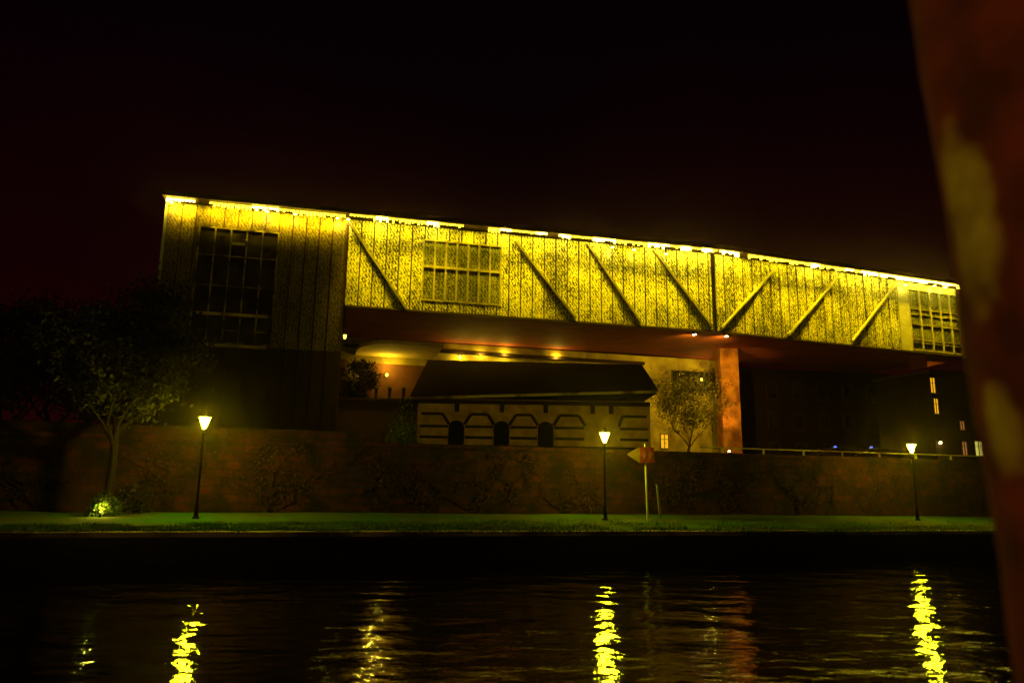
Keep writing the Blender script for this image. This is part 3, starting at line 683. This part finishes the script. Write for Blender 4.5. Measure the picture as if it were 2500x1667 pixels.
# tower side lamp + curved lit return
TS = Seg(Vector(S1.p(UT, 0, 0)[:2]), Vector(S1.p(UT, -BD, 0)[:2]))
lm = at(842, 823, 63.5)
tl_ = empty('tower_side_lamp', lm, 'bright small lamp on the side wall of the dark tower', 'lamp')
mb = MB(); mb.tube([(lm.x - .6, lm.y, lm.z - .3), (lm.x - .1, lm.y, lm.z - .3), (lm.x, lm.y, lm.z - .12)], .03, 6); mb.lathe([(.14, .2), (.16, .24), (.03, .34)], lm, 8); mb.build('bracket', M['iron'], tl_)
mb = MB(); mb.lathe([(.07, -.15), (.15, .19)], lm, 8); mb.build('lamp_glass', M['sconce'], tl_)
# curved stair drum beside tower
sd = at(845, 930, 72)
dr = empty('stair_drum', (sd.x, sd.y, GZ), 'curved pale stair drum edge beside the dark tower', 'stair tower')
mb = MB(); mb.lathe([(1.9, 0), (1.9, 5.6), (1.75, 7.6), (1.45, 9.0), (.9, 10.0), (.3, 10.3)], (sd.x - .6, sd.y + 1.2, GZ), 28); mb.build('drum_wall', M['plaster'], dr, smooth=True)

# ================================================================== RIGHT-HAND BUILDINGS
DS = Seg(Vector((26.0, 88.0)), Vector((47.5, 92.0)))
db = empty('dark_building', DS.p(10, 0, GZ), 'unlit black building beneath the right end of the bar', 'building')
mb = MB(); DS.box(mb, 0, DS.L, -10, 0, GZ, ZB - .25); mb.build('wall', M['dark'], db)
for r_ in range(3):
    for c_ in range(6):
        u = 1.6 + c_ * 3.4; z = 6.6 + r_ * 3.7; f = MB(); DS.box(f, u - .1, u + 1.3, .01, .12, z - .1, z + 2.1); o = f.build('window', M['frame'], db); g = MB(); DS.box(g, u, u + 1.2, .121, .13, z, z + 2.0); g.build('pane', M['glass'], o)
TSg = Seg(Vector((47.2, 82.5)), Vector((60.0, 86.5)))
th = empty('corner_house', TSg.p(5, 0, GZ), 'dark corner house with a few orange windows beside the foreground trunk', 'house')
mb = MB(); TSg.box(mb, 0, 14, -8, 0, GZ, 16.4); mb.build('wall', M['dark'], th)
mb = MB(); TSg.box(mb, -.3, 14.3, -8.3, .3, 16.402, 16.7); mb.build('cornice', M['frame'], th)
hwindow(TSg, (2268, 922), (2283, 959), 'win_o', th); hwindow(TSg, (2277, 973), (2291, 1010), 'win_o', th)
hwindow(TSg, (2341, 1028), (2354, 1049), 'win_d', th); hwindow(TSg, (2346, 1078), (2361, 1111), 'win_d', th); o = hwindow(TSg, (2377, 1077), (2399, 1113), 'win_y', th); o.name = 'glazed_door'
lit_box(TSg, 2292, 1081, .22, .25, 'sconce_w', th, W_=12)

# parked cars behind the rail
def make_car():
    root = empty('parked_car', (0, 0, 0), 'dark parked car', 'car', 'cars parked behind the rail')
    prof = [(-2.1, .35), (-2.15, .75), (-1.95, .95), (-1.3, 1.02), (-.75, 1.42), (.75, 1.46), (1.5, 1.08), (2.0, .95), (2.12, .6), (2.1, .35)]
    mb_ = MB(); mb_.hexa([(x, -.85, z) for x, z in prof], [(x, .85, z) for x, z in prof]); mb_.build('body', M['paint'], root, bevel=.07)
    for sy in (-1, 1):
        k = MB(); g = [(-1.15, 1.04), (-.68, 1.36), (.68, 1.39), (1.3, 1.06)]; y0 = .853 * sy; k.hexa([(x, y0, z) for x, z in g], [(x, y0 + .01 * sy, z) for x, z in g]); k.build('side_window', M['glass'], root)
        for x in (-1.3, 1.3):
            k = MB(); k.tube([(x, .70 * sy, .33), (x, .88 * sy, .33)], .33, 16); o_ = k.build('wheel', M['tyre'], root)
            k = MB(); k.tube([(x, .881 * sy, .33), (x, .9 * sy, .33)], .2, 12); k.build('rim', M['rim'], o_)
    k = MB(); k.lathe([(.12, 1.462), (.12, 1.52), (.07, 1.58)], (-.3, -.45, 0), 10); k.build('roof_light', M['blue'], root)
    return root
cars = make_car()
for i, (px_, lab) in enumerate(((2030, 'dark parked car with a bluish roof light, nearer the orange column'), (2117, 'dark parked car with a bluish roof light, nearer the right street lamp'))):
    o = cars if i == 0 else copy_tree(cars)
    p = at(px_, 1100, 60.0); o.location = (p.x + .3, 60.0, GZ + .0); o.rotation_euler.z = R(12); o['label'] = lab
cars.location.z = GZ

# ================================================================== STREET LAMPS
def make_lamp(x, y, z, hz, label):
    root = empty('street_lamp', (x, y, z), label, 'street lamp', 'street lamps along the quay')
    h = hz - z
    k = MB(); k.lathe([(.16, 0), (.16, .12), (.10, .2), (.09, .7), (.06, .78), (.05, h - .55), (.07, h - .5), (.04, h - .42), (.05, h - .30)], (x, y, z), 12); k.build('post', M['iron'], root)
    k = MB(); k.lathe([(.06, h - .298), (.09, h - .24), (.25, h + .17), (.26, h + .20)], (x, y, z), 6); k.build('lamp_glass', M['lampglass'], root)
    k = MB()
    for j in range(6):
        a = math.pi / 3 * j; k.tube([(x + .095 * math.cos(a), y + .095 * math.sin(a), z + h - .24), (x + .262 * math.cos(a), y + .262 * math.sin(a), z + h + .19)], .010, 4)
    k.build('lantern_frame', M['iron'], root)
    k = MB(); k.lathe([(.34, h + .205), (.31, h + .24), (.14, h + .36), (.05, h + .40), (.05, h + .46), (.01, h + .50)], (x, y, z), 12); k.build('lantern_cap', M['iron'], root)
    return root
for (px_, py_, lab) in ((500, 1030, 'glowing lantern street lamp in front of the dark tower'), (1476, 1066, 'glowing lantern street lamp in front of the timbered house, nearest the arrow sign'), (2225, 1093, 'glowing lantern street lamp nearest the foreground trunk')):
    p = atz(px_, py_, 5.65); g = ground_z(p.x, p.y) - .03; make_lamp(p.x, p.y, g, 5.65, lab)

# ================================================================== SIGN AND POST
SY = 40.4
sx = at(1577, 1200, SY).x; gz_ = ground_z(sx, SY)
sg = empty('arrow_sign', (sx, SY, gz_), 'arrow-shaped sign board pointing left, ochre tip and red square, on a pale pole', 'sign')
mb = MB(); mb.tube([(sx + .06, SY, gz_ - .1), (sx, SY, at(1577, 1083, SY).z)], .065, 10); mb.build('pole', M['post'], sg)
a, b_, c_, d_, t_ = at(1562, 1090, SY - .1), at(1562, 1130, SY - .1), at(1598, 1129, SY - .1), at(1597, 1092, SY - .1), at(1530, 1109, SY - .1)
def plate(pts, y0, y1, m, name): k = MB(); k.hexa([(p.x, y0, p.z) for p in pts], [(p.x, y1, p.z) for p in pts]); return k.build(name, m, sg)
plate([t_, b_, a], SY - .12, SY - .08, M['signy'], 'arrow_tip')
bd = plate([a, b_, c_, d_], SY - .125, SY - .078, M['signr'], 'board')
k = MB(); cx = (a.x + d_.x) / 2; cz = (a.z + b_.z) / 2
for sgn in (-1, 1):
    q = [(cx + sgn * .17 - .13, cz), (cx + sgn * .17, cz + .24), (cx + sgn * .17 + .13, cz), (cx + sgn * .17, cz - .24)]
    k.hexa([(x, SY - .140, z) for x, z in q], [(x, SY - .127, z) for x, z in q])
o = k.build('marks', M['signp'], bd)
px2 = at(1608, 1230, SY + .3).x; g2 = ground_z(px2, SY + .3)
ps = tag(MB().tube([(px2 + .09, SY + .3, g2 - .1), (px2 - .07, SY + .3, at(1603, 1181, SY + .3).z)], .06, 10).build('bare_post', M['post']), 'short bare pale post standing right of the arrow sign', 'post')

# ================================================================== TREES AND SHRUBS
tx = at(292, 1150, 36.0)
tree('broadleaf_tree', (tx.x, 35.2, ground_z(tx.x, 35.2)), 11.5, 3.6, 'tall dark leafy tree on the quay grass left of the tower', leaves=9000, leafm='leaf', lsize=.14, crown_lo=.36, seed=12, rt=.2, clumps=11)
b1 = at(252, 1245, 34.2); bush((b1.x, 34.2, ground_z(b1.x, 34.2)), .7, .95, 'bright green low bush at the foot of the tall quay tree', 'leafg', 1100, 5)
pt('bush_glow', (b1.x + .3, 33.5, ground_z(b1.x, 33.5) + .45), 40, (1, .9, .1), .05)
gl_ = empty('ground_lamp', (b1.x + .3, 33.45, ground_z(b1.x, 33.5)), 'small garden lamp half hidden beside the bright green bush', 'ground lamp')
mb = MB(); mb.lathe([(.05, 0), (.04, .2), (.07, .22), (.07, .26)], gl_.location, 8); mb.build('stake', M['iron'], gl_)
mb = MB(); mb.lathe([(.04, .262), (.05, .30)], gl_.location, 8); mb.build('lens', M['sconce'], gl_)
b2 = at(330, 1200, 36.5); bush((b2.x, 36.5, ground_z(b2.x, 36.5)), .9, 1.5, 'olive shrub against the wall right of the tall quay tree', 'leaf', 900, 8, name='shrub', cat='shrub')
b2 = at(570, 1255, 36.0)
tr2 = at(1700, 1050, 71)
tree('bare_tree', (at(1675, 1090, 70).x, 70, GZ), 9.2, 4.0, 'olive tree with pale twigs in front of the column and hall', leaves=6500, leafm='leafo', barkm='paleb', lsize=.12, crown_lo=.22, seed=22, rt=.16, depth=6, clumps=16)
pr_ = at(985, 1040, 58.5); bush((pr_.x, 58.5, GZ), 1.3, 4.2, 'tall green shrub beside the left end of the timbered house', 'leafg', 1300, 9, name='shrub', cat='shrub', ls=.12)
pr_ = at(1972, 1095, 59); bush((pr_.x, 59, GZ), 1.1, 1.9, 'olive bush behind the rail left of the parked cars', 'leaf', 900, 10)
rd = at(882, 905, 68); tree('round_tree', (rd.x, 68, GZ), 9.6, 1.9, 'dark rounded tree between tower and olive hall', leaves=5000, leafm='leafd', lsize=.14, crown_lo=.45, seed=31, rt=.14, clumps=30)
labs = ['black tree silhouette at the far left edge', 'black tree silhouette second from the far left edge', 'black tree silhouette third from the far left edge', 'black tree silhouette just left of the tower']
for i, (px_, Y, h) in enumerate(((20, 62, 14), (130, 66, 15.5), (235, 60, 13), (330, 66, 14.5))):
    p = at(px_, 1000, Y); tree('dark_tree', (p.x, Y, GZ), h, 4.4, labs[i], leaves=5000, leafm='leafd', lsize=.26, crown_lo=.18, seed=41 + i, rt=.25, depth=3, clumps=26, group='trees behind the wall')
# creepers on the embankment wall
clabs = ['dry creeper on the wall at the far left', 'dry creeper on the wall between tall tree and first lamp', 'dry creeper on the wall right of the first lamp', 'dry creeper on the wall below the garden wall', 'dry creeper on the wall below the left doorway', 'dry creeper on the wall left of the middle lamp', 'dry creeper on the wall right of the arrow sign', 'dry creeper on the wall below the orange column', 'dry creeper on the wall below the parked cars', 'dry creeper on the wall by the right lamp']
for i, u in enumerate((-9, -3, 3.2, 9, 14, 19.2, 25.5, 30, 35, 40)):
    rnd = random.Random(100 + i); root = empty('creeper', WS.p(u, .1, 1.7), clabs[i], 'climbing plant', 'creepers on the embankment wall')
    st = MB(); lf = MB()
    for k in range(7):
        uu = u + rnd.uniform(-1.2, 1.2); z = 1.7; pts = [Vector(WS.p(uu, .06, z))]
        while z < 1.7 + rnd.uniform(2.0, 3.4):
            z += .35; uu += rnd.uniform(-.75, .75); pts.append(Vector(WS.p(uu, .07, min(z, 4.8))))
        st.tube(pts, [.035 * (1 - .7 * j / len(pts)) for j in range(len(pts))], 4)
        for p in pts:
            for _ in range(rnd.randint(2, 8)):
                q = p + Vector((rnd.gauss(0, .35), -abs(rnd.gauss(0, .05)) - .05, rnd.gauss(0, .16))); a_ = Vector((rnd.uniform(-1, 1), rnd.uniform(-.3, .3), rnd.uniform(-1, 1))).normalized() * .09; b_ = a_.cross(Vector((0, 1, 0))).normalized() * .05
                lf.poly([q - a_, q + b_, q + a_, q - b_])
    st.build('stems', M['bark'], root); lf.build('leaves', M['ivy'], root)

# ================================================================== FOREGROUND TRUNK on the near bank
TR = (1.826, 2.15)
M['trunk'] = light_patch_bark()
ft = empty('plane_tree', (TR[0], TR[1], 1.25), 'blurred reddish foreground tree trunk with painted patches of light, right edge', 'tree')
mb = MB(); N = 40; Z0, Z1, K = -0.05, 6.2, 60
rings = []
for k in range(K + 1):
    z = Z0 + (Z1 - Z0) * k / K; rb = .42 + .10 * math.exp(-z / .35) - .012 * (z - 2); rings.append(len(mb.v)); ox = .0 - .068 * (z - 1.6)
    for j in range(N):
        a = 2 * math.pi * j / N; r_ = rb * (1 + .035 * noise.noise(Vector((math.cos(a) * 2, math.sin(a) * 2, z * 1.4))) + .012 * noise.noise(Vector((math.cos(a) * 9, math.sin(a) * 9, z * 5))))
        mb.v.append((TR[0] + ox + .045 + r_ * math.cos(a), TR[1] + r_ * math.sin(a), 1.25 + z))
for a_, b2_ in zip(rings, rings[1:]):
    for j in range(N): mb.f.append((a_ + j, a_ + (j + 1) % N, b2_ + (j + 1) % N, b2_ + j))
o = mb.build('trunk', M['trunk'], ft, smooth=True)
o.data.transform(Matrix.Translation((-TR[0], -TR[1], 0))); o.location = (TR[0], TR[1], 0); o.parent = None; o.parent = ft; o.matrix_parent_inverse = Matrix.Translation(ft.location).inverted()
# lamp on the near bank, behind the photographer (its light falls on the trunk)
nl = empty('bank_lamp', (-6, -1.5, 1.25), 'lantern lamp on the near bank behind the viewer', 'street lamp')
mb = MB(); mb.lathe([(.12, 0), (.06, .3), (.05, 3.7), (.08, 3.8)], nl.location, 10); mb.build('post', M['iron'], nl)
mb = MB(); mb.lathe([(.30, 4.35), (.1, 4.5), (.02, 4.55)], nl.location, 10); mb.build('cap', M['iron'], nl)
pt('lamp_bulb', (-6, -1.5, 5.35), 480, (1, .72, .12), .15, nl)

# ================================================================== night air that carries a little of the lamplight
hz = bpy.data.materials.new('haze'); hz.use_nodes = True; n = hz.node_tree; n.nodes.clear()
ho = n.nodes.new('ShaderNodeOutputMaterial'); pv = n.nodes.new('ShaderNodeVolumePrincipled'); n.links.new(pv.outputs[0], ho.inputs['Volume'])
pv.inputs['Color'].default_value = (0.9, 0.62, 0.5, 1); pv.inputs['Density'].default_value = 0.0005; pv.inputs['Anisotropy'].default_value = 0.94
mb = MB(); mb.box(-130, 150, -20, 125, -2, 34)
tag(mb.build('haze', hz), 'faint night haze hanging over the river and quay', 'haze', kind='stuff')
